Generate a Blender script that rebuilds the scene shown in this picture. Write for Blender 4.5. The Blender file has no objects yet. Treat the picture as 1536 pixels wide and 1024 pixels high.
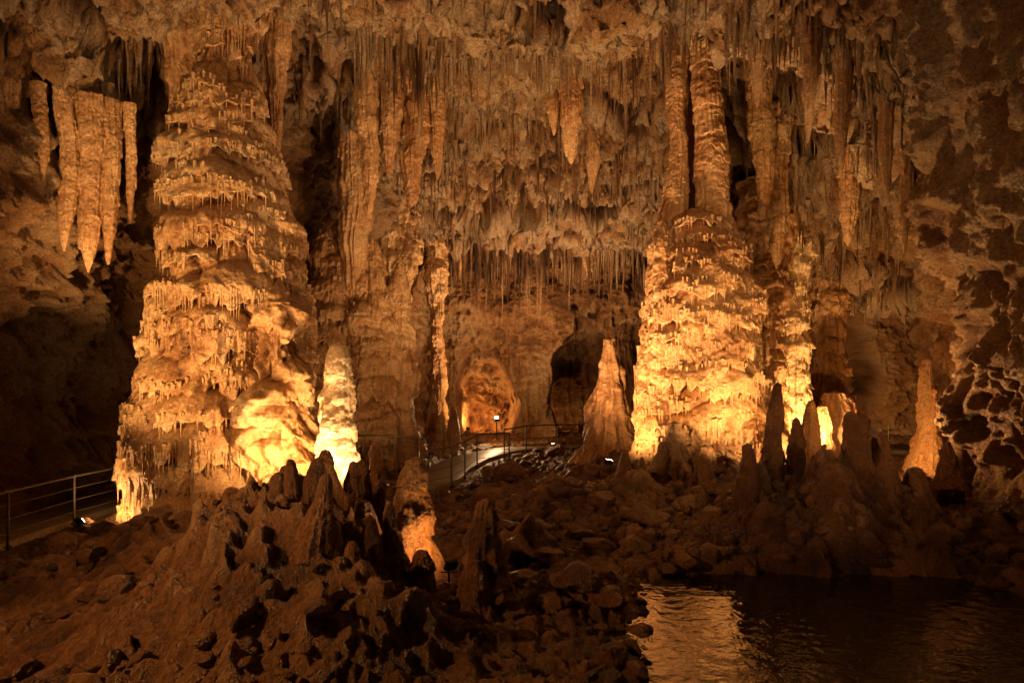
import bpy, math, random, bmesh
import numpy as np
from mathutils import Vector
rng=np.random.default_rng(7); random.seed(7)
S=bpy.context.scene
COL=S.collection
# ---------------------------------------------------------------- noise
NT=64
TAB=rng.random(NT**3).astype(np.float32)
def vn(x,y,z):
    x=np.asarray(x,dtype=np.float32);y=np.asarray(y,dtype=np.float32);z=np.asarray(z,dtype=np.float32)
    x,y,z=np.broadcast_arrays(x,y,z)
    fx=np.floor(x);fy=np.floor(y);fz=np.floor(z)
    tx=x-fx;ty=y-fy;tz=z-fz
    tx=tx*tx*(3-2*tx);ty=ty*ty*(3-2*ty);tz=tz*tz*(3-2*tz)
    ix=fx.astype(np.int32)&63;iy=fy.astype(np.int32)&63;iz=fz.astype(np.int32)&63
    ix1=(ix+1)&63;iy1=((iy+1)&63)*64;iz1=((iz+1)&63)*4096;iy=iy*64;iz=iz*4096
    a=TAB[ix+iy+iz];b=TAB[ix1+iy+iz];c=TAB[ix+iy1+iz];d=TAB[ix1+iy1+iz]
    e=TAB[ix+iy+iz1];f=TAB[ix1+iy+iz1];g=TAB[ix+iy1+iz1];h=TAB[ix1+iy1+iz1]
    a=a+(b-a)*tx;c=c+(d-c)*tx;e=e+(f-e)*tx;g=g+(h-g)*tx
    a=a+(c-a)*ty;e=e+(g-e)*ty
    return a+(e-a)*tz
def fbm(x,y,z,o=4,g=.5):
    s=0;a=1;t=0
    for i in range(o):
        k=2.03**i
        s=s+a*(vn(x*k+17.3*i,y*k+5.1*i,z*k+9.7*i)*2-1);t+=a;a*=g
    return s/t
def rdg(x,y,z,o=3,g=.5):
    s=0;a=1;t=0
    for i in range(o):
        k=2.07**i
        s=s+a*(1-np.abs(vn(x*k+7.3*i,y*k+25.1*i,z*k+3.7*i)*2-1)*1.6);t+=a;a*=g
    return s/t
def sm(a,b,x):
    t=np.clip((x-a)/(b-a),0,1);return t*t*(3-2*t)
def idw(pts,x,y,k=1.2,p=2.0):
    W=0;Z=0
    for (a,b,c) in pts:
        w=1/((x-a)**2+(y-b)**2+k)**p
        W=W+w;Z=Z+w*c
    return Z/W
def blur(D,n):
    for ax in (0,1):
        P=np.pad(D,[(n,n) if a==ax else (0,0) for a in (0,1)],mode='edge');c=np.cumsum(P,axis=ax,dtype=np.float64)
        L=D.shape[ax]
        if ax==0: D=(c[2*n:2*n+L]-np.vstack([np.zeros((1,c.shape[1])),c[:L-1]]))/(2*n+1)
        else: D=(c[:,2*n:2*n+L]-np.hstack([np.zeros((c.shape[0],1)),c[:,:L-1]]))/(2*n+1)
    return D
# ---------------------------------------------------------------- materials
PAL={}
def rock_mat(name,cols,scale=.5,rough=.6,bump=1.0,streak=0.0,spec=.4):
    m=bpy.data.materials.new(name);m.use_nodes=True;N=m.node_tree.nodes;L=m.node_tree.links
    b=N['Principled BSDF'];tc=N.new('ShaderNodeTexCoord')
    at=N.new('ShaderNodeAttribute');at.attribute_name='mineral_relief_shade'
    n3=N.new('ShaderNodeTexNoise');n3.inputs['Scale'].default_value=18;n3.inputs['Detail'].default_value=3;n3.inputs['Roughness'].default_value=.7
    L.new(tc.outputs['Object'],n3.inputs['Vector'])
    mr=N.new('ShaderNodeMapRange');mr.inputs['From Min'].default_value=.3;mr.inputs['From Max'].default_value=.7;mr.inputs['To Min'].default_value=.5;mr.inputs['To Max'].default_value=1.35
    L.new(n3.outputs['Fac'],mr.inputs['Value'])
    vm=N.new('ShaderNodeVectorMath');vm.operation='SCALE';L.new(at.outputs['Color'],vm.inputs[0]);L.new(mr.outputs[0],vm.inputs['Scale']);L.new(vm.outputs[0],b.inputs['Base Color'])
    b.inputs['Roughness'].default_value=rough;b.inputs['Specular IOR Level'].default_value=spec
    h1=N.new('ShaderNodeTexNoise');h1.inputs['Scale'].default_value=8;h1.inputs['Detail'].default_value=5;h1.inputs['Roughness'].default_value=.76;L.new(tc.outputs['Object'],h1.inputs['Vector'])
    bp=N.new('ShaderNodeBump');bp.inputs['Strength'].default_value=min(1,bump);bp.inputs['Distance'].default_value=.2*bump
    L.new(h1.outputs['Fac'],bp.inputs['Height']);L.new(bp.outputs['Normal'],b.inputs['Normal'])
    PAL[name]=(np.array(cols),scale,streak)
    return m
M_wall=rock_mat('limestone_wall',[(.04,.016,.006),(.15,.062,.022),(.29,.145,.058),(.39,.25,.14),(.22,.125,.07)],.45,.55,1.0,.2)
M_ceil=rock_mat('limestone_ceiling',[(.03,.013,.006),(.16,.07,.027),(.37,.205,.095),(.48,.345,.22),(.27,.17,.1)],.5,.58,1.0,.2)
M_flow=rock_mat('flowstone',[(.1,.038,.013),(.35,.17,.066),(.53,.32,.155),(.6,.43,.25)],.7,.36,.6,.7,.6)
M_pale=rock_mat('calcite_pale',[(.5,.33,.17),(.66,.48,.28),(.74,.6,.4)],.9,.36,.4,.6,.5)
M_mud=rock_mat('wet_mud_rock',[(.04,.014,.005),(.13,.05,.018),(.26,.115,.045),(.38,.2,.09)],.6,.32,1.0,.2,.8)
M_floor=rock_mat('cave_floor_rock',[(.035,.014,.006),(.12,.05,.02),(.23,.11,.048),(.36,.21,.11)],.7,.38,1.0,0,.7)
M_path=rock_mat('path_concrete',[(.12,.095,.07),(.17,.14,.105),(.22,.185,.145)],1.2,.5,.15)
def mineral_relief_shade(V,mat,rel=None,tint=None):
    cols,sc,st=PAL[mat.name];x,y,z=V[:,0],V[:,1],V[:,2]
    w=.8*fbm(x*sc*.7,y*sc*.7,z*sc*.7+5,2)
    f=.5+.5*fbm(x*sc+w,y*sc+w,z*sc,5,.62)*1.5
    s=.5+.5*fbm(x*3.2,y*3.2,z*.5,3)*1.3
    f=f*(1-.4*st)+s*.4*st+.1*fbm(x*5,y*5,z*5,2)
    if rel is not None: f=f+np.clip(rel,-1,1)*.38  # crevice shade painted into the colour: hollows darker, ridges paler, for contrast
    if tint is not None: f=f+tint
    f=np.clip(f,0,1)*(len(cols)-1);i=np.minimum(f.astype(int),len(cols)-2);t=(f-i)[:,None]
    c=cols[i]*(1-t)+cols[i+1]*t
    return np.column_stack([c,np.ones(len(c))]).astype(np.float32)
def mesh_np(name,V,F,mat,parent=None,smooth=True,rel=None,tint=None):
    V=np.ascontiguousarray(V,dtype=np.float32);F=np.ascontiguousarray(F,dtype=np.int32)
    m=bpy.data.meshes.new(name);n=F.shape[1]
    m.vertices.add(len(V));m.vertices.foreach_set('co',V.ravel())
    m.loops.add(F.size);m.loops.foreach_set('vertex_index',F.ravel())
    m.polygons.add(len(F));m.polygons.foreach_set('loop_start',np.arange(0,F.size,n,dtype=np.int32))
    try: m.polygons.foreach_set('loop_total',np.full(len(F),n,dtype=np.int32))
    except Exception: pass
    m.polygons.foreach_set('use_smooth',np.full(len(F),smooth,dtype=bool))
    m.update(calc_edges=True)
    if mat:
        m.materials.append(mat)
        if mat.name in PAL:
            a=m.attributes.new('mineral_relief_shade','FLOAT_COLOR','POINT');a.data.foreach_set('color',mineral_relief_shade(V,mat,rel,tint).ravel())
    o=bpy.data.objects.new(name,m);COL.objects.link(o)
    if parent: o.parent=parent
    return o
def grid_faces(nr,nc,wrap=False,flip=False):
    r=np.arange(nr-1)[:,None];c=np.arange(nc if wrap else nc-1)[None,:];c1=(c+1)%nc
    F=np.stack([r*nc+c,r*nc+c1,(r+1)*nc+c1,(r+1)*nc+c],-1).reshape(-1,4)
    return F[:,::-1] if flip else F
def grid_mesh(name,X,Y,Z,mat,wrap=False,flip=False,parent=None,rel=None):
    return mesh_np(name,np.stack([X,Y,Z],-1).reshape(-1,3),grid_faces(X.shape[0],X.shape[1],wrap,flip),mat,parent,rel=None if rel is None else rel.ravel())
def simple(name,c,r=.4,metal=0,em=None,es=0):
    m=bpy.data.materials.new(name);m.use_nodes=True;b=m.node_tree.nodes['Principled BSDF']
    b.inputs['Base Color'].default_value=(*c,1);b.inputs['Roughness'].default_value=r;b.inputs['Metallic'].default_value=metal
    if em: b.inputs['Emission Color'].default_value=(*em,1);b.inputs['Emission Strength'].default_value=es
    n=m.node_tree.nodes.new('ShaderNodeTexNoise');n.inputs['Scale'].default_value=30;n.inputs['Detail'].default_value=1
    q=m.node_tree.nodes.new('ShaderNodeMapRange');q.inputs['To Min'].default_value=max(0,r-.1);q.inputs['To Max'].default_value=r+.15
    m.node_tree.links.new(n.outputs['Fac'],q.inputs['Value']);m.node_tree.links.new(q.outputs[0],b.inputs['Roughness'])
    return m
M_steel=simple('railing_steel',(.1,.085,.07),.5,.6)
M_black=simple('lamp_housing',(.02,.02,.02),.5,.3)
M_glass=simple('lamp_glass',(1,.8,.5),.3,0,(1,.72,.42),30)
# ---------------------------------------------------------------- floor
FC=[(-10,12,.25),(-10.2,15,.35),(-9.5,18,.4),(0,4,.0),(0,6,.0),(-5,6.5,-.1),(-7,9,.05),(-6,12.5,.3),(-5,14.5,.6),(-3.6,14.5,.9),(-1,14,.3),(0,12,.15),(1.2,10,.1),
(-1,19,.6),(0,25,.7),(0,34,.7),(3,17,.6),(5.5,19.5,1.05),(8,18,.8),(12,24,.8),(16,30,.8),(10,14,.35),(9,12,.2),(9,8,.3),(4,14,.35),(-7,17,.4),(-6,24,1.3),(-10,24,1),(-3,21,.6),(20,30,.9),(0,42,.8),(-10,4,.2),(10,2,.3),(0,-4,.0),(-1.2,11.5,.1),(-.6,10.4,.1)]
MD=[(-3.0,10.9,1.4,.8),(-3.7,9.4,1.3,.9),(-2.7,8.9,.8,.85),(-1.7,9.5,.35,.6),(-1.2,8.0,.45,.8),(-6.4,12.6,.5,.9),(-4.9,8.6,.35,.7),(-2.2,7.6,.4,.7),(6.2,13.6,1.3,.7),(7.4,14,1.25,.65),(4.9,14.3,.9,.6),
(5.3,18.3,.5,2),(3.1,21.5,.5,1.2),(.8,10.1,.55,.5),(.2,12.9,.6,.6),(8.9,13.2,.4,.8),(3.0,16.5,.5,.8),(1.2,16.5,.4,.7),(10.8,14.5,1.0,.9)]
PATH=[(-9.9,-4,.3),(-10.4,8,.3),(-10.5,12,.3),(-10.5,15,.38),(-10.2,18.5,.45),(-8.5,20.3,.5),(-5.5,20.2,.6),(-3.4,19.4,.62),(-2.4,20,.66),(-2.1,23,.72),(-1.2,27,.78),(.8,30.5,.8),(5,31,.8),(10,29.5,.85),(16,28,.9)]
def catmull(P,n=14):
    P=np.array(P,float);out=[]
    Q=np.vstack([2*P[0]-P[1],P,2*P[-1]-P[-2]])
    for i in range(1,len(Q)-2):
        for t in np.linspace(0,1,n,endpoint=False):
            a,b,c,d=Q[i-1],Q[i],Q[i+1],Q[i+2]
            out.append(.5*((2*b)+(c-a)*t+(2*a-5*b+4*c-d)*t*t+(3*b-a-3*c+d)*t**3))
    out.append(P[-1]);return np.array(out)
PC=catmull(PATH)
def pool(x,y):
    w=fbm(x*.55,y*.55,3.3,3)*1.3+.4*fbm(x*2.0,y*2.0,3.3,3)
    dx=np.abs(x-5.0)-3.2;dy=np.abs(y-6.6)-5.7
    cx=np.maximum(dx,-1.4)+1.4; cy=np.maximum(dy,-1.4)+1.4
    return np.sqrt(np.maximum(cx,0)**2+np.maximum(cy,0)**2)-1.4+w*.6
def mound(x,y):
    wx=x+.4*fbm(x*1.1,y*1.1,1.1,4);wy=y+.4*fbm(x*1.1,y*1.1,8.1,4)
    mm=0
    for (a,c,h,r) in MD:
        d=np.sqrt((wx-a)**2+(wy-c)**2)/r
        mm=mm+h*np.exp(-d**1.25)
    return mm
def floor_z(x,y,full=False):
    x=np.asarray(x,float);y=np.asarray(y,float)
    b=idw(FC,x,y);mm=mound(x,y)
    bil=1-np.abs(fbm(x*1.6,y*1.6,5,4))*2.2
    n=.2*rdg(x*.8,y*.8,2.2,3)+.12*fbm(x*2.2,y*2.2,4.4,4)+.11*np.abs(fbm(x*4,y*4,6.6,3))*2
    lump=np.clip(mm,0,1.2)*(.5*vn(x*2.1,y*2.1,3)*vn(x*4.3,y*4.3,7)+.26*rdg(x*3.0,y*3.0,9,3)+.1*bil)
    z=b+mm+n+lump-.2
    dp=np.full(x.shape,1e9);pz=np.zeros(x.shape)
    for p in PC[::2]:
        d=(x-p[0])**2+(y-p[1])**2;k=d<dp;dp=np.where(k,d,dp);pz=np.where(k,p[2],pz)
    dp=np.sqrt(dp);k=1-sm(.75,1.5,dp);z=z*(1-k)+(pz-.12)*k
    pd=pool(x,y);k=1-sm(-.45,.3,pd);z=z*(1-k)+(-.4+.3*n)*k
    return z
ys=np.concatenate([np.linspace(-7,5.5,40,endpoint=False),np.linspace(5.5,16,460,endpoint=False),np.linspace(16,30,230,endpoint=False),np.linspace(30,50,110)])
xs=np.concatenate([np.linspace(-20,-12,50,endpoint=False),np.linspace(-12,11,800,endpoint=False),np.linspace(11,30,180)])
X,Y=np.meshgrid(xs,ys);Z=floor_z(X,Y)
k=sm(.1,.35,Z)
Z=Z+.035*fbm(X*11,Y*11,2,2)*k
X2=X+.07*fbm(X*4,Y*4,Z*4,3)*k;Y2=Y+.07*fbm(X*4+9,Y*4,Z*4,3)*k
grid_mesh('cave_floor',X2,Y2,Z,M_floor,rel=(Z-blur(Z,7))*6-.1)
def fz(x,y): return float(floor_z(np.array([x]),np.array([y]))[0])
# ---------------------------------------------------------------- ceiling
CC=[(0,-4,11),(0,4,12),(0,8,12.8),(0,14,13.6),(0,20,14),(0,24,13.2),(0,28,12.0),(0,32,11.0),(0,34.3,10.6),(-4,34.3,10.4),(4,34.3,10.8),(0,37.5,12.8),(4,37.5,12.8),(-4,37.5,12.5),(0,42,12),
(-7,8,11.5),(-7.2,13,12.2),(-7,17,13.2),(-7,22,13.2),(-7,28,11.2),(-6,34,9.5),(-12,8,8.5),(-11,13,9.2),(-11,17,10),(-12,24,9.5),
(5,9,11.5),(5.5,13,10.2),(5,16,12.6),(6,20,14),(6,25,12.6),(8,30,10),(9,36,8.5),(9,6,8),(9.5,10,7.6),(8.5,13,8.2),(10,17,9.4),(12,22,9.2),(14,28,8.6),(18,32,8),(24,30,8)]
def ceil_z(x,y):
    x=np.asarray(x,float);y=np.asarray(y,float)
    h=idw(CC,x,y,1.5,2.2)
    q=h+1.2*fbm(x*.3,y*.3,11,3)
    st=1.5;u=q/st+.3*fbm(x*.9,y*.9,2,4);f=np.floor(u);t=u-f
    q=q*.25+.75*st*(f+sm(.44,.56,t))
    D=.9*rdg(x*.42,y*.42,7,3)+.6*rdg(x*1.2,y*1.2,3,5,.62)+.2*fbm(x*4,y*4,2,3)
    pk=np.clip(vn(x*1.9,y*1.9,31)-.6,0,1)*2.6*vn(x*.4,y*.4,3)
    return q-D-pk+.55
ys=np.concatenate([np.linspace(-7,8,70,endpoint=False),np.linspace(8,30,600,endpoint=False),np.linspace(30,50,240)])
xs=np.concatenate([np.linspace(-18,-12,50,endpoint=False),np.linspace(-12,11,660,endpoint=False),np.linspace(11,30,200)])
X,Y=np.meshgrid(xs,ys);Z=ceil_z(X,Y)
X2=X+.3*fbm(X*1.3,Y*1.3,Z*1.3,4)+.14*fbm(X*5,Y*5,Z*5,2);Y2=Y+.35*fbm(X*1.3+9,Y*1.3,Z*1.3,4)+.16*fbm(X*5+9,Y*5,Z*5,2);Z2=Z+.2*rdg(X*4,Y*4,Z*4,3,.6)
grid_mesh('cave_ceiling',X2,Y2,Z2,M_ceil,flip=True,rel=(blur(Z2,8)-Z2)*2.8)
# ---------------------------------------------------------------- walls
def crag(x,y,z,mid=1.0):
    w=1.2*fbm(x*.3,y*.3,z*.3,2)
    d=1.1*rdg((x+w)*.24,y*.24,(z+w)*.3,2)+.6*mid*rdg(x*.8,y*.8,z*.9,4,.6)+.3*fbm(x*2.2,y*2.2,z*2.2,3,.6)+.12*mid*rdg(x*5,y*5,z*5,3)
    fl=rdg(x*2.4+w,y*2.4,z*.3,3);mk=sm(.42,.6,vn(x*.35+4,y*.35,z*.3+8))
    return d+.5*fl*mk
def wall(name,P0,nx,ny,zr,nz,off,mat,slant=0):
    zz=np.linspace(zr[0],zr[1],nz)
    X=np.repeat(P0[0][None,:],nz,0);Y=np.repeat(P0[1][None,:],nz,0);Z=np.repeat(zz[:,None],len(P0[0]),1)
    o=off(X,Y,Z);X=X+nx*o;Y=Y+ny*o
    D=crag(X,Y,Z,.3 if slant else 1)
    if slant:
        w=.7*fbm(Y*.5,Z*.5,2,3);s=Y*1.1+Z*.9+w;q=Z*.3-Y*.2
        D=D+.55*(1-2*np.abs(fbm(s*.9,q+3,1.5,2)))+.35*fbm(s*2.4,q*2+3,4.5,3,.6)+.12*fbm(X*5,Y*5,Z*5,3)
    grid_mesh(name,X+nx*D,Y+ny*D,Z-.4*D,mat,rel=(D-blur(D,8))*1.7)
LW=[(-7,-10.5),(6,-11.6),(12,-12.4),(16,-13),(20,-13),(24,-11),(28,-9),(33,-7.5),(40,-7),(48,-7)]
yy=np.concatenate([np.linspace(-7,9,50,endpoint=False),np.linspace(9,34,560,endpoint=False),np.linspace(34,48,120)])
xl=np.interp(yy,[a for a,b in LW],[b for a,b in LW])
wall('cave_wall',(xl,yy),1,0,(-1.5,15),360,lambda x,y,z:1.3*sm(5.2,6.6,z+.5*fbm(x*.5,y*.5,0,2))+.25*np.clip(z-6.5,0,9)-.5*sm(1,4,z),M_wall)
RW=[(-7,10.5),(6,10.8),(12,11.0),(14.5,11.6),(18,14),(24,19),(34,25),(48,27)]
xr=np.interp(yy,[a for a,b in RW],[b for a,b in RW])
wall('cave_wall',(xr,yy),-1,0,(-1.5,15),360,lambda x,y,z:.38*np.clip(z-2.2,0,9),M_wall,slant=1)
xb=np.concatenate([np.linspace(-12,10,540,endpoint=False),np.linspace(10,30,330)])
def boff(x,y,z):
    a=1-sm(.8,1.05,np.sqrt(((x-4.2)/2.0)**2+((z-3.6)/4.4)**2)+.25*fbm(x*.7,3,z*.7,3));b=1-sm(.8,1.1,np.sqrt(((x-18.8)/2.2)**2+((z-4.6)/3.2)**2)+.2*fbm(x*.7,3,z*.7,3))
    c=1-sm(.7,1.2,np.sqrt(((x+1.4)/1.7)**2+((z-2.6)/3.4)**2)+.2*fbm(x*.7,3,z*.7,3))
    return -7*a-6*b-4*c+1.0*sm(7,9,z)
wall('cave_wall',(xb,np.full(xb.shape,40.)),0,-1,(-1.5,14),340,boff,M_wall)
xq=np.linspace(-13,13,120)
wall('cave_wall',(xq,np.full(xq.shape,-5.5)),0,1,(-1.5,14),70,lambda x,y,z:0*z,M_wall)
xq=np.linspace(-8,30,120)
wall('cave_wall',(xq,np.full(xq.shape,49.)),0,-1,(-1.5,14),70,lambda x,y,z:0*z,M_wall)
# ---------------------------------------------------------------- stalactite batch
def cones(B,nr=16,ns=9,up=.35):
    B=np.array(B,float);n=len(B);t=np.linspace(0,1,nr)[None,:,None];th=np.linspace(0,2*math.pi,ns,endpoint=False)[None,None,:]
    x,y,z,l,r=[B[:,i][:,None,None] for i in range(5)]
    zz=z+up-t*(l+up)
    idn=np.arange(n)[:,None,None]*1.37
    prof=(1-t)**.75*(.55+.45*(1-t)**2)+(1.2*np.clip(.18-t,0,1)*2 if up>.2 else 0)
    rr=r*prof*(1+.55*(vn(zz*3.5+idn,idn,th*0+1)-.5)+.35*(vn(th*1.6,idn,zz*.8)-.5))+.003*(1-t)
    ox=.25*r*(vn(zz*1.3,idn,5)-.5)*4*t;oy=.25*r*(vn(zz*1.3,idn,9)-.5)*4*t
    X=x+ox+rr*np.cos(th+idn);Y=y+oy+rr*np.sin(th+idn);Z=zz+0*th
    V=np.stack([X,Y,Z],-1).reshape(-1,3)
    f=grid_faces(nr,ns,True,True);F=(f[None]+(np.arange(n)*nr*ns)[:,None,None]).reshape(-1,4)
    return V,F
# ---------------------------------------------------------------- flowstone columns
def column_np(cx,cy,prof,nt,nz,tiers=.55,amp=.32,width=.9,seed=0,lump=.12,flute=.05,lean=(0,0),ell=1.0,per=None,hh=(.7,1.05),drip=0,big=2.2,jit=.42):
    r=np.random.default_rng(seed)
    pz=np.array([p[0] for p in prof],float);pr=np.array([p[1] for p in prof],float)
    zz=np.linspace(pz[0],pz[-1],nz);th=np.linspace(0,2*math.pi,nt,endpoint=False)
    TH,Z=np.meshgrid(th,zz);R0=np.interp(Z,pz,pr);R1=np.interp(zz,pz,pr)
    cxn,sn=np.cos(TH),np.sin(TH)
    X=cx+R0*cxn;Y=cy+R0*sn
    s0=seed*3.1
    base=lump*2*fbm(X*.8+s0,Y*.8,Z*.7,3)*np.minimum(1,R0/.5)+lump*.8*fbm(X*3+s0,Y*3,Z*2.4,3)*np.minimum(1,R0/.3)
    P=np.zeros_like(R0);DL=[]
    if tiers:
        z=pz[0]+.1
        while z<pz[-1]+.3:
            Rz=max(.15,float(np.interp(z,pz,pr)))
            n=per or max(3,int(round(2*math.pi*Rz/(width*1.0))))
            ph=r.random()*6.28
            for i in range(n):
                t0=ph+i*6.2832/n+r.normal()*.2;zt=z+r.normal()*tiers*jit
                w=width*r.uniform(.5,1.4)*min(1,Rz/.9+.25);h=tiers*r.uniform(*hh)*1.35;a=amp*r.uniform(.45,1.25)*min(1,Rz/1.0+.15)
                k0=np.searchsorted(zz,zt-h*1.45);k1=np.searchsorted(zz,zt+.1)
                if k1<=k0: continue
                dth=(th-t0+math.pi)%(2*math.pi)-math.pi
                js=np.where(np.abs(dth)*R1[k0:k1].max()<w)[0]
                if len(js)==0: continue
                sl=np.ix_(np.arange(k0,k1),js)
                u=dth[js][None,:]*R1[k0:k1,None]/w;v=(zt-zz[k0:k1,None])/h
                arc=th[js][None,:]*Rz
                rag=.6*(vn(arc*9+0*v,zt*7,seed)-.6)+.25*(vn(arc*3.2+0*v,zt*5,seed+4)-.5)
                te=v-.35*u*u
                cap=np.clip(te/.45,0,1);cap=np.sqrt(np.clip(1-(1-cap)**2,0,1))
                vb=1-.3*u*u+rag
                bot=1-sm(-.035,.035,te-vb*.9)
                flt=vn(arc*7+.8*np.sin(v*2),v*.6,zt*3+seed)*.65+vn(arc*17,v*1.0,zt*3)*.35
                side=np.clip(1-u*u,0,1)**.4
                val=a*cap*side*(.85+.15*np.clip(te,0,1))*bot+flute*big*(flt-.55)*sm(.25,.6,te)*bot*side
                P[sl]=np.maximum(P[sl],val)
                if drip:
                    m=int(2*w/drip)
                    for q in range(m):
                        uu=r.uniform(-.85,.85);tt=(t0+uu*w/Rz)%(2*math.pi)
                        DL.append((zt-h*(.6+.3*uu*uu+r.uniform(0,.1)),tt,h*r.uniform(.2,.7)))
            z+=tiers*r.uniform(.75,1.2)
    kf=2.3+R0*1.3
    fl=flute*(rdg(cxn*kf+s0,sn*kf,Z*.35+s0,2))*np.minimum(1,R0/.4)
    D=base+P+fl
    fine=.02*fbm(X*14,Y*14,Z*14,2)
    R=np.maximum(R0+(D+fine)*np.clip(R0/.12,0,1),0)
    t=(Z-pz[0])/(pz[-1]-pz[0])
    wob=.12*(fbm(Z*.5,seed,3,2));wob2=.12*(fbm(Z*.5,seed,13,2))
    X=cx+lean[0]*t+wob+R*cxn;Y=cy+lean[1]*t+wob2+R*sn*ell;Zo=Z-.35*P
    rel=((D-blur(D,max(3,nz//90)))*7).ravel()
    V=np.stack([X,Y,Zo],-1).reshape(-1,3);F=grid_faces(nz,nt,True)
    if drip and DL:
        B=[]
        for (zd,tt,l) in DL:
            k=np.searchsorted(zz,zd)
            if k<=2 or k>=nz-2: continue
            j=int(tt/(2*math.pi)*nt)%nt
            rr=r.uniform(.025,.055)
            B.append((X[k,j]-cxn[k,j]*rr*.4,Y[k,j]-sn[k,j]*rr*.4,Zo[k,j],l,rr))
        v2,f2=cones(B,9,6,.12)
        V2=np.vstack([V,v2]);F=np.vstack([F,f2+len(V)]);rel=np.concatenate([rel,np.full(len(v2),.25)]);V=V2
    return V,F,rel
def merged(name,parts,mat):
    V=[];F=[];o=0;Rl=[]
    for p in parts:
        V.append(p[0]);F.append(p[1]+o);o+=len(p[0]);Rl.append(p[2] if len(p)>2 else np.zeros(len(p[0])))
    return mesh_np(name,np.vstack(V),np.vstack(F),mat,rel=np.concatenate(Rl))
p=[column_np(-7.15,17,[(-.6,2.0),(.4,1.92),(1.5,1.85),(3,1.68),(3.8,1.45),(4.7,1.33),(6.4,1.22),(8,1.1),(9.0,.95),(9.9,.8),(10.8,.62),(11.5,.42),(12,.28),(12.5,.4),(13.8,1.0)],800,1000,.56,.48,.85,3,.14,.11,(-.05,0),drip=.09,hh=(.65,1.5),jit=.6,big=3.0),
   column_np(-8.2,17.6,[(6,.1),(7,.3),(9,.4),(11,.5),(13.8,.9)],160,300,.6,.12,.5,4,.1,.12),
   column_np(-5.25,16.1,[(-.3,1.2),(.8,1.05),(2,.95),(3,.85),(4.2,.62),(5.2,.45),(6.2,.1)],360,460,.55,.32,.5,5,.42,.06,(-.4,.2)),
   column_np(-6.1,17.2,[(2,.9),(5,.8),(7.4,.62),(8.6,.1)],220,320,.5,.32,.6,8,.15,.08,drip=.15)]
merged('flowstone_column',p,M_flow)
p=[column_np(5.5,20,[(0,2.2),(1,1.8),(2,1.48),(3,1.4),(5,1.3),(6.5,1.16),(7.4,.96),(8.1,.7),(8.5,.48)],580,700,.5,.34,.75,11,.16,.1,drip=.1,hh=(.65,1.5),jit=.65,big=2.8),
   column_np(5.78,19.9,[(7.5,.7),(8.4,.48),(9.5,.43),(11,.36),(13,.4),(14.5,.8)],220,460,.28,.09,.8,12,.06,.06,(-.1,0),per=3),
   column_np(4.75,20.1,[(7,.6),(8.2,.38),(9.5,.26),(11,.2),(12.8,.26),(14.2,.5)],160,420,.5,.06,.5,13,.06,.06,(.1,0)),
   column_np(5.3,20.9,[(7,.5),(8.2,.3),(11,.22),(14.2,.4)],100,260,.5,.06,.5,14,.06,.05),
   column_np(4.3,19.6,[(.4,.8),(2,.55),(5,.45),(7.0,.34),(8.1,.08)],240,420,.45,.22,.5,15,.15,.08,drip=.15),
   column_np(6.6,18.9,[(.2,1.2),(1.2,.85),(2.1,.6),(3.0,.12)],260,240,.45,.25,.5,16,.12,.08,drip=.15),
   column_np(6.75,20.3,[(.2,1.1),(3,.62),(5,.42),(6.8,.1)],240,360,.5,.25,.5,17,.12,.08,drip=.15)]
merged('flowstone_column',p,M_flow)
p=[column_np(-4.9,24,[(0,1.6),(1.5,1.2),(4,1.0),(6,.8),(7.4,.5),(8.6,.1)],360,420,.6,.3,.8,21,.15,.1,drip=.25),
   column_np(-6.4,24.2,[(0,1.4),(3,1.1),(6,.9),(8,.6),(9.4,.1)],320,420,.6,.3,.8,22,.15,.1,drip=.25),
   column_np(-5.45,23.6,[(6.2,.1),(7,.28),(8.5,.4),(10.5,.45),(12.4,.5),(14,.9)],200,420,.9,.1,.5,23,.08,.12),
   column_np(-4.0,24,[(.5,.9),(2.5,.55),(5,.45),(7,.3),(8,.05)],200,300,.6,.2,.6,24,.15,.1)]
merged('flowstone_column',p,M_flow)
for i,(x,y,r,h) in enumerate([(10.7,26,.5,10),(14.3,22,.22,10),(13.4,29,.7,10),(9.4,25,.6,11),(-3.6,33,.35,13),(-5.4,31,.7,13),(7.8,27,.5,12.5)]):
    p=[column_np(x,y,[(.2,r*2),(1.5,r*1.3),(3.5,r*.8),(6,r*.7),(8,r*.9),(h,r*1.6)],180,360,.5,.28*min(1,r*2),.5,30+i,.18,.14,drip=.3)]
    merged('cave_column',p,M_pale if i==0 else M_flow)
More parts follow.
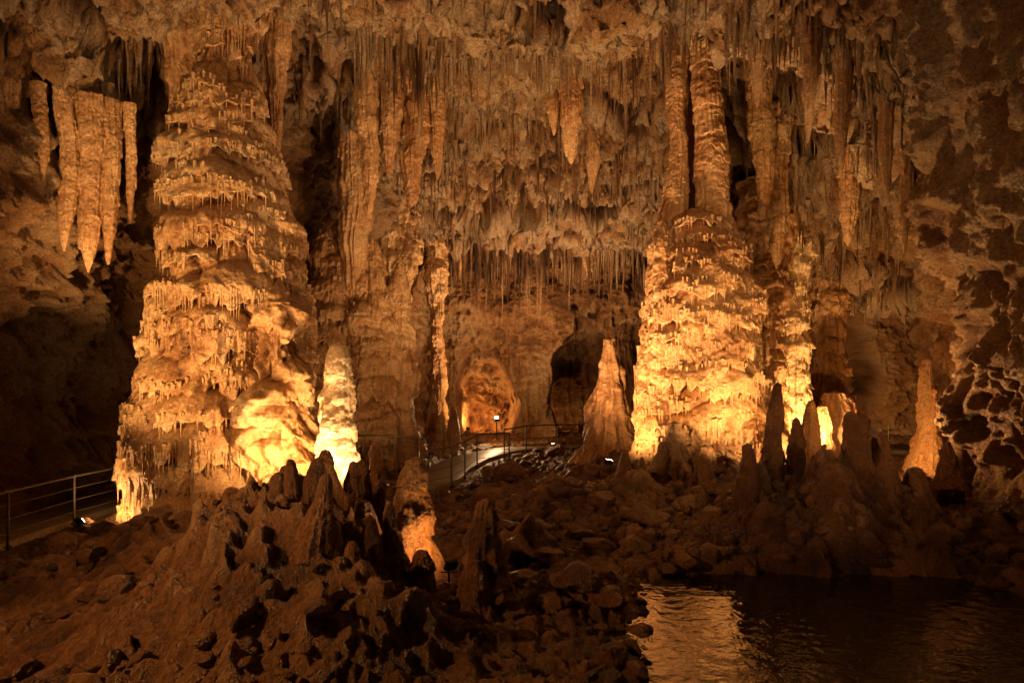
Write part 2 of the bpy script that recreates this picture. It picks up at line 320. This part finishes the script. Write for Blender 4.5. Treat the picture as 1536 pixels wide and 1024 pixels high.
# ---------------------------------------------------------------- stalagmites
def stalagmite(x,y,z0,z1,r,seed,taper=.45,tiers=0.35,flare=1.9,lean=(0,0),amp=.08,lump=.12,flute=.04):
    h=z1-z0
    prof=[(z0-.5,r*flare*1.5),(z0,r*flare),(z0+.15*h,r*1.3),(z0+.4*h,r),(z0+.7*h,r*(taper+1)/2),(z0+.9*h,r*taper),(z0+.97*h,r*taper*.75),(z1,.004)]
    return column_np(x,y,prof,150,240,tiers,amp*min(1.3,r*3),.35,seed,lump*min(1,r*2.5),flute,lean)
ST=[('p',-3.64,14.5,.9,4.3,.33,.66,.28),('m',-2.4,12.2,.5,2.35,.19,.6,.3),('m',-2.75,12.0,.6,2.05,.15,.6,.3),('b',-1.75,11,.1,2.2,.27,.5,.3),
('b',-.35,9.5,.1,1.75,.27,.4,.3),('b',-1.4,11.2,.1,1.3,.2,.5,.3),('f',3.1,22,.9,5.05,.62,.35,.6),
('m',5.6,14.5,.9,3.45,.2,.5,.3),('m',6.05,14.6,.9,2.7,.18,.45,.3),('m',4.85,14,.5,2.2,.22,.45,.3),('m',7.05,14.1,1,2.85,.24,.45,.3),('m',7.45,14.3,1,3.2,.18,.5,.3),('m',7.8,14.4,.9,2.4,.2,.45,.3),('m',6.2,13.4,.4,1.9,.45,.5,.35),
('b',4.3,17.6,.6,2.5,.3,.5,.4),('b',3.7,17.4,.5,2.0,.25,.5,.4),('b',4.9,17.3,.5,1.9,.3,.5,.4),
('f',13.3,22,.8,4.4,.28,.45,.3),('f',12.9,21,.8,3.4,.26,.45,.3),('f',13.7,20,.8,3.5,.36,.45,.3),('f',12.5,26,.6,3.3,.75,.6,.5),('f',11.4,25,.6,2.8,.35,.5,.5),('m',11.0,15,.5,2.5,.33,.4,.3),('b',12.3,18.5,.6,2.6,.28,.4,.3),('b',11.2,17.5,.5,2.0,.26,.4,.3),
('f',-3.2,28,.6,3.2,.3,.4,.3),('f',-2.5,28,.6,2.7,.22,.4,.3),('f',-2.9,27,.6,2.4,.25,.4,.3),('f',8.5,23,.7,3.4,.4,.4,.4),('f',9.6,22,.7,3.0,.3,.4,.4),
('m',-3.1,11.1,1.4,2.3,.17,.55,.3),('m',-3.45,10.6,1.3,2.1,.15,.55,.3),('m',-2.6,11.2,1.1,2.1,.14,.55,.3),('m',-3.9,9.6,1.2,1.9,.16,.55,.3),('m',-4.2,9.9,1.0,1.7,.14,.55,.3),('m',-2.1,10.3,.5,1.6,.18,.55,.3),('m',-1.2,9.2,.3,1.1,.17,.5,.3),('m',8.3,14.0,.6,1.7,.28,.45,.3)]
for i in range(26):
    cx,cy,s=[(-3.3,9.8,1.1),(-2.0,9.0,.7),(6.6,13.8,1.0),(3.8,17.4,.7)][i%4]
    x=cx+rng.normal()*s;y=cy+rng.normal()*s*.6;z=fz(x,y)
    if z>.35: ST.append(('m',x,y,z-.1,z+rng.uniform(.25,.75),rng.uniform(.09,.16),.55,.25))
for i,(k,x,y,z0,z1,r,tp,ti) in enumerate(ST):
    v,f,rl=stalagmite(x,y,z0,z1,r,50+i,tp,ti,lean=(rng.normal()*.08,0),lump=.36 if k in 'mb' else .16,flute=.1 if k=='f' else .05,amp=.14 if k in 'mb' else .1)
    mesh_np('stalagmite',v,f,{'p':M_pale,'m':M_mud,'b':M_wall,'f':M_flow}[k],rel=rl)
# ---------------------------------------------------------------- stalactites
B=[]
def row(x0,y0,x1,y1,n,l0,l1,r0=.05,r1=.13,j=.4,dz=0):
    t=rng.random(n);x=x0+(x1-x0)*t+rng.normal(size=n)*j*.3;y=y0+(y1-y0)*t+rng.normal(size=n)*j
    z=ceil_z(x,y);l=l0+(l1-l0)*rng.random(n)**1.6*(.4+.9*vn(x*.8,y*.8,3));r=r0+(r1-r0)*rng.random(n)
    for a in zip(x,y,z+dz,l,r*(.6+.4*l/l1)): B.append(a)
row(-5,34.2,6.5,34.2,260,.6,3.4,.09,.22,.35)
row(-2.3,20.5,4.4,20.5,150,.4,2.0,.04,.12,.4)
row(-2.6,24.3,2.6,24.5,120,.4,1.8,.05,.12,.4)
row(-4,28,5,28,100,.4,1.8,.06,.16,.6)
row(4.3,14,7.4,13.4,120,.3,1.4,.04,.12,.5)
row(-6,12.5,-1,14,80,.3,1.2,.04,.11,.7)
row(-4.5,20,-2,20,90,.5,2.8,.05,.16,.5)
row(7,14.5,9.5,16,90,.3,1.6,.05,.13,.6)
row(8,28,16,28,120,.4,2.0,.06,.15,1)
row(8,22,14,24,120,.4,2.0,.06,.15,1)
row(3.6,18.6,6.8,18.8,70,.5,2.2,.05,.13,.5)
row(-9.5,16.5,-5.5,16.2,90,.4,1.6,.05,.14,.5)
n=13000;x=rng.uniform(-12,20,n);y=rng.uniform(9,40,n);mk=vn(x*.55,y*.55,77)+.5*vn(x*1.7,y*1.7,7)>.96
x=x[mk];y=y[mk];l=.12+1.2*rng.random(len(x))**2.2;z=ceil_z(x,y)
B+=list(zip(x,y,z,l,.025+.05*rng.random(len(x))+.03*l))
V,F=cones(B);mesh_np('stalactites',V,F,M_ceil,tint=np.repeat(rng.normal(size=len(B))*.12,16*9))
DR=[(-10.0,14.6,9.3,7.0,.1),(-9.75,14.9,9.3,6.3,.16),(-9.4,15.2,9.3,5.9,.22),(-9.05,15.4,9.3,6.1,.16),(-8.75,15.6,9.3,7.1,.1),(-10.7,14.4,9.3,6.7,.16),(-10.9,14.6,9.3,7.3,.12),(-9.6,15.5,9.3,6.9,.2),(-3.2,22,14,9.2,.34),(-2.5,22.4,14,10.2,.22),(-3.9,21.5,14,10,.3),(1.9,22,14,10.6,.3),(1.4,22.3,14,11.6,.2),(-6.4,18.5,14,9.5,.25),
(-4.3,20.5,14,8.4,.26),(2.8,24,13.6,10.2,.22),(6.6,13.8,10.5,7.6,.14),(5.9,13.6,10.5,8.2,.13),(5.0,13.9,11,9.0,.12),(7.4,13.5,9.6,7.0,.12),(8.4,14.6,9,6.2,.14),(.3,31,12,9.6,.2),(3.8,34,12,8.9,.25),(-2.6,34,12,8.8,.25),(7.7,21,13,8.5,.26),(8.6,22,12,7.2,.3),(9.6,19.5,11,7.4,.26)]
p=[]
for i,(x,y,zt,zb,r) in enumerate(DR):
    h=zt-zb
    p.append(column_np(x,y,[(zb,.02),(zb+.06*h,r*.35),(zb+.25*h,r*.75),(zb+.5*h,r),(zb+.8*h,r*1.1),(zt+.5,r*1.5)],150,260,.5,.1*min(1,r*3),.3,90+i,.1,.03+.3*r,ell=.85))
merged('stalactite_drapery',p,M_flow)
# ---------------------------------------------------------------- rubble
def ico(sub):
    bm=bmesh.new();bmesh.ops.create_icosphere(bm,subdivisions=sub,radius=1);V=np.array([v.co[:] for v in bm.verts]);F=np.array([[v.index for v in f.verts] for f in bm.faces]);bm.free();return V,F
def rocks(L,sub,seed):
    V0,F0=ico(sub);r=np.random.default_rng(seed);V=[];F=[];o=0
    for (x,y,z,s) in L:
        v=V0.copy()
        for k in range(9):
            nrm=r.normal(size=3);nrm/=np.linalg.norm(nrm);d=r.uniform(.45,.85)
            e=np.maximum(0,v@nrm-d);v-=e[:,None]*nrm*.92
        q=r.random(3)*50;f=fbm(v[:,0]*1.6+q[0],v[:,1]*1.6+q[1],v[:,2]*1.6+q[2],4)
        v*=(1+.3*f)[:,None];v*=np.array([r.uniform(.8,1.4),r.uniform(.8,1.3),r.uniform(.6,1.0)])*s
        a=r.random()*6.28;c,sn=math.cos(a),math.sin(a);v=v@np.array([[c,sn,0],[-sn,c,0],[0,0,1]])
        V.append(v+np.array([x,y,z]));F.append(F0+o);o+=len(v)
    return np.vstack(V),np.vstack(F),len(V0)
n=7000;x=rng.uniform(-11,12,n);y=6+28*rng.random(n)**1.5
s=.04+.2*rng.random(n)**3
dp=np.min((x[:,None]-PC[None,:,0])**2+(y[:,None]-PC[None,:,1])**2,1);mm=vn(x*.7,y*.7,5);pd=pool(x,y)
ok=(dp>1.3)&(pd>-.35)&((mm>.4)|((pd<.6)&(y<14)))&(mound(x,y)<.75);x,y,s=x[ok],y[ok],s[ok];z=floor_z(x,y)
V,F,nv=rocks(list(zip(x,y,z+s*.25,s)),3,5);mesh_np('rubble',V,F,M_floor,tint=np.repeat(rng.normal(size=len(x))*.15+.05,nv))
L=[(.1,12.4,.4),(.7,12.0,.3),(.9,9.8,.34),(1.3,9.6,.24),(.6,9.5,.26),(1.1,10.4,.32),(1.6,10.9,.2),(.3,10.6,.34),(-.1,14,.35),(.5,13.6,.3),(1.6,13,.3),(2.4,13.4,.25),(2.9,14.5,.35),(2.0,15.5,.35),(1,18,.4),(2,19,.5),(-.6,17,.4),(0,21,.5),(-5.6,11.6,.35),(-7.2,11.6,.3),(-8,12.2,.3),(-6.4,10.5,.25),(-4.9,8.6,.25),(-5.6,7.8,.22),
(8.0,12.6,.28),(8.6,12.0,.22),(9.2,12.4,.3),(5.2,12.5,.2),(3.9,12.4,.18),(3.1,12.3,.22),(9.8,13.4,.4),(10,16,.5),(8.8,16.3,.4),(11.5,18,.5),(1.5,8.6,.2),(1.2,8.0,.24),(1.0,7.3,.3),(8.5,8.6,.25),(8.5,9.5,.3),(1.5,9.8,.15),(-8.4,14.0,.3),(-7.8,13.6,.3),(-6.6,13.8,.35),(-3,18,.4),(3.5,26,.7),(1.8,28,.5),(-1.3,30.6,.35),(-.1,30.9,.3),(-1.9,31.4,.5)]
# ---------------------------------------------------------------- water
m=bpy.data.materials.new('pool_water_mat');m.use_nodes=True;N=m.node_tree.nodes;Lk=m.node_tree.links;b=N['Principled BSDF']
b.inputs['Base Color'].default_value=(.012,.009,.004,1);b.inputs['Roughness'].default_value=.035;b.inputs['IOR'].default_value=1.45
tn=N.new('ShaderNodeTexNoise');tn.inputs['Scale'].default_value=4.0;tn.inputs['Detail'].default_value=3;bp=N.new('ShaderNodeBump');bp.inputs['Strength'].default_value=.45;bp.inputs['Distance'].default_value=.05
tc=N.new('ShaderNodeTexCoord');Lk.new(tc.outputs['Object'],tn.inputs['Vector']);Lk.new(tn.outputs['Fac'],bp.inputs['Height']);Lk.new(bp.outputs['Normal'],b.inputs['Normal'])
X,Y=np.meshgrid(np.linspace(.0,9.9,60),np.linspace(.5,13.2,60));grid_mesh('pool_water',X,Y,X*0-.02,m)
# ---------------------------------------------------------------- footpath
T=np.gradient(PC[:,:2],axis=0);T/=np.linalg.norm(T,axis=1)[:,None];Nn=np.stack([-T[:,1],T[:,0]],1)
V=[];
for off,dz in ((-.78,-.25),(-.76,.0),(-.72,.02),(.72,.02),(.76,0),(.78,-.25)):
    V.append(np.column_stack([PC[:,0]+Nn[:,0]*off,PC[:,1]+Nn[:,1]*off,PC[:,2]+dz]))
V=np.stack(V,1);grid_mesh('footpath',V[:,:,0],V[:,:,1],V[:,:,2],M_path,flip=True)
# ---------------------------------------------------------------- railings
def tube(pts,r,ns=8):
    pts=[Vector(p) for p in pts];V=[];n=len(pts)
    for i,p in enumerate(pts):
        d=(pts[min(i+1,n-1)]-pts[max(i-1,0)]).normalized();a=d.cross(Vector((0,0,1)) if abs(d.z)<.9 else Vector((1,0,0))).normalized();c=d.cross(a)
        for k in range(ns):
            t=2*math.pi*k/ns;V.append(p+a*math.cos(t)*r+c*math.sin(t)*r)
    return np.array([v[:] for v in V]),grid_faces(n,ns,True)
def railing(pts,h=1.05,wires=3):
    parts=[]
    top=[(x,y,z+h) for x,y,z in pts];parts.append(tube(top,.028))
    for w in range(wires): parts.append(tube([(x,y,z+h*(w+1)/(wires+1)) for x,y,z in pts],.009,5))
    for x,y,z in pts:
        parts.append(tube([(x,y,z-.4),(x,y,z+h)],.026));parts.append(tube([(x,y,z-.02),(x,y,z+.01)],.07))
        parts.append(tube([(x,y,z+h-.03),(x,y,z+h+.03)],.034))
    merged('metal_railing',parts,M_steel)
railing([(-9.3,8.5,.25),(-9.45,11,.25),(-9.6,13,.28),(-9.62,15,.34),(-9.4,16.6,.4)])
railing([(-4.9,21.2,.85),(-3.6,21.0,.85),(-2.9,21.4,.7),(-2.75,22.5,.72)],1.05)
railing([(-2.5,18.5,.5),(-1.7,19.2,.6),(-1.45,21,.62),(-1.2,23.5,.7),(-.1,24.2,.7)],1.1)
railing([(-.3,26.5,.75),(.6,28.6,.8),(2.0,29.6,.8),(5.0,30.0,.8)],1.05)
railing([(9,28.2,.8),(11,28,.85),(13,27.6,.85),(15,27.2,.85)],1.05,2)
# ---------------------------------------------------------------- floodlights
WARM=(1,.44,.12);GOLD=(1,.54,.19);PALE=(1,.58,.26)
def box(sx,sy,sz,c=(0,0,0),bev=.01):
    bm=bmesh.new();bmesh.ops.create_cube(bm,size=1);
    for v in bm.verts: v.co=Vector((v.co.x*sx+c[0],v.co.y*sy+c[1],v.co.z*sz+c[2]))
    bmesh.ops.bevel(bm,geom=bm.edges[:],offset=bev,segments=2,affect='EDGES');return bm
def part(name,bm,mat,par):
    me=bpy.data.meshes.new(name);bm.to_mesh(me);bm.free();me.materials.append(mat);o=bpy.data.objects.new(name,me);COL.objects.link(o);o.parent=par;return o
def flood(loc,target,power,color=WARM,cone=150,size=.12,hide=0,lift=.28):
    x,y,z=loc
    if z is None: z=fz(x,y)+lift
    loc=(x,y,z)
    e=bpy.data.objects.new('floodlight',None);COL.objects.link(e);e.location=loc;e.empty_display_size=.2  # name also carried by the added off-frame fill lights
    d=(Vector(target)-Vector(loc)).normalized();q=d.to_track_quat('-Z','Y')
    hd=bpy.data.objects.new('head',None);COL.objects.link(hd);hd.parent=e;hd.rotation_mode='QUATERNION';hd.rotation_quaternion=q
    part('housing',box(.22,.15,.07,(0,0,.045)),M_black,hd);part('glass',box(.17,.10,.012,(0,0,.004),.003),M_glass,hd)
    for k in range(5): part('fin_%d'%k,box(.012,.13,.03,(-.08+.04*k,0,.095),.002),M_black,hd)
    part('bracket',box(.25,.03,.02,(0,0,-.14),.004),M_black,e);part('stake',box(.03,.03,.7,(0,0,-.48),.004),M_black,e)
    l=bpy.data.lights.new('lamp','SPOT');l.energy=power;l.color=color;l.spot_size=math.radians(cone);l.spot_blend=.8;l.shadow_soft_size=size
    o=bpy.data.objects.new('lamp',l);COL.objects.link(o);o.parent=hd;o.location=(0,0,-.13)
    if hide:
        k=.45/math.hypot(x,y);L.append((x*(1-k),y*(1-k),.24));L.append((x*(1-k)+.35,y*(1-k)+.05,.2));L.append((x*(1-k)-.33,y*(1-k)+.03,.18))
flood((-4.4,14.0,None),(-5.4,16.2,4.2),800,GOLD,150,lift=.45)
flood((-4.15,13.5,None),(-3.64,14.5,3.6),400,PALE,130,lift=.6)
flood((-2.95,13.5,None),(-3.64,14.5,3.6),380,PALE,130,lift=.6)
flood((-9.2,14.6,None),(-8.2,16,1.6),240,GOLD,170)
flood((-.95,10.3,None),(-1.75,11.0,1.2),120,WARM,170,lift=.3)
flood((-8.5,10.3,None),(-7.1,17,7.5),4000,GOLD,70,.12,lift=1.2)
flood((2.6,18.2,None),(4.6,20,6.0),800,GOLD,140,hide=1,lift=.6)
flood((5.3,15.6,None),(5.6,20,7.5),2000,GOLD,90,hide=1,lift=.4)
flood((7.5,17.0,None),(6.6,19.2,3.0),420,GOLD,150,hide=1,lift=.5)
flood((-.7,31.6,2.0),(-1.6,37,3.5),1500,GOLD,150)
flood((-.72,31.4,2.1),(-1.0,27,1.6),420,PALE,170)
flood((-3.3,31.0,2.0),(-2.9,29,1.0),260,PALE,170)
flood((-2.6,40.6,None),(-1.0,44,4.0),1100,WARM,160,hide=1,lift=.4)
flood((3.0,43.5,None),(5,46,3),120,WARM,170)
flood((1.8,30.5,None),(0.5,34.3,11),7000,PALE,120,.15,hide=1)
flood((10.6,23.6,None),(11.3,27,4.5),1300,GOLD,140,hide=1,lift=.6)
flood((13.0,25.0,None),(13,29,4),700,WARM,150,hide=1,lift=.5)
flood((15.5,32.0,None),(18,38,5),2600,GOLD,150,hide=1,lift=.6)
flood((10.2,18.6,None),(13.6,22,4),700,WARM,130,hide=1,lift=.5)
flood((1.5,17.0,None),(1,22,13.5),4600,PALE,120,.12,hide=1)
flood((-3.2,17.8,None),(-4.4,22,9),1000,GOLD,130,.12,hide=1,lift=.3)
flood((7.4,15.9,None),(10,13.6,7.5),1500,GOLD,150,.12,hide=1,lift=.7)
flood((8.5,2,2.5),(5.5,13,10.5),4300,PALE,100,.12)  # added fill out of view at front right, brightens the ceiling
flood((-8,1.5,2.5),(-2,13,10.5),2400,PALE,100,.12)  # added fill out of view at front left, brightens the ceiling
flood((-8.8,5,5.0),(-2.0,10.5,.6),2100,WARM,100,.12)  # added off-frame fill for the foreground mound and floor
flood((9.0,6,6.0),(4.5,14.5,1.2),2600,WARM,100,.12)  # added off-frame fill from the right, lifts the right mound
for i,(x,y,s) in enumerate(L):
    z=fz(x,y);V,F,nv=rocks([(x,y,max(z,-.05)+s*.3,s)],5,100+i);mesh_np('boulder',V,F,M_mud if i%2 else M_floor)
# ---------------------------------------------------------------- world + camera
w=bpy.data.worlds.new('World');S.world=w;w.use_nodes=True;bg=w.node_tree.nodes['Background'];bg.inputs['Color'].default_value=(.5,.28,.12,1);bg.inputs['Strength'].default_value=.01
c=bpy.data.cameras.new('camera');co=bpy.data.objects.new('camera',c);COL.objects.link(co);co.location=(0,0,3.2);co.rotation_euler=(math.radians(90),0,0)
c.lens=24;c.sensor_width=36;c.shift_y=.0508;c.clip_end=200;c.clip_start=.1
S.camera=co
S.view_settings.view_transform='Standard';S.view_settings.look='None';S.view_settings.exposure=0
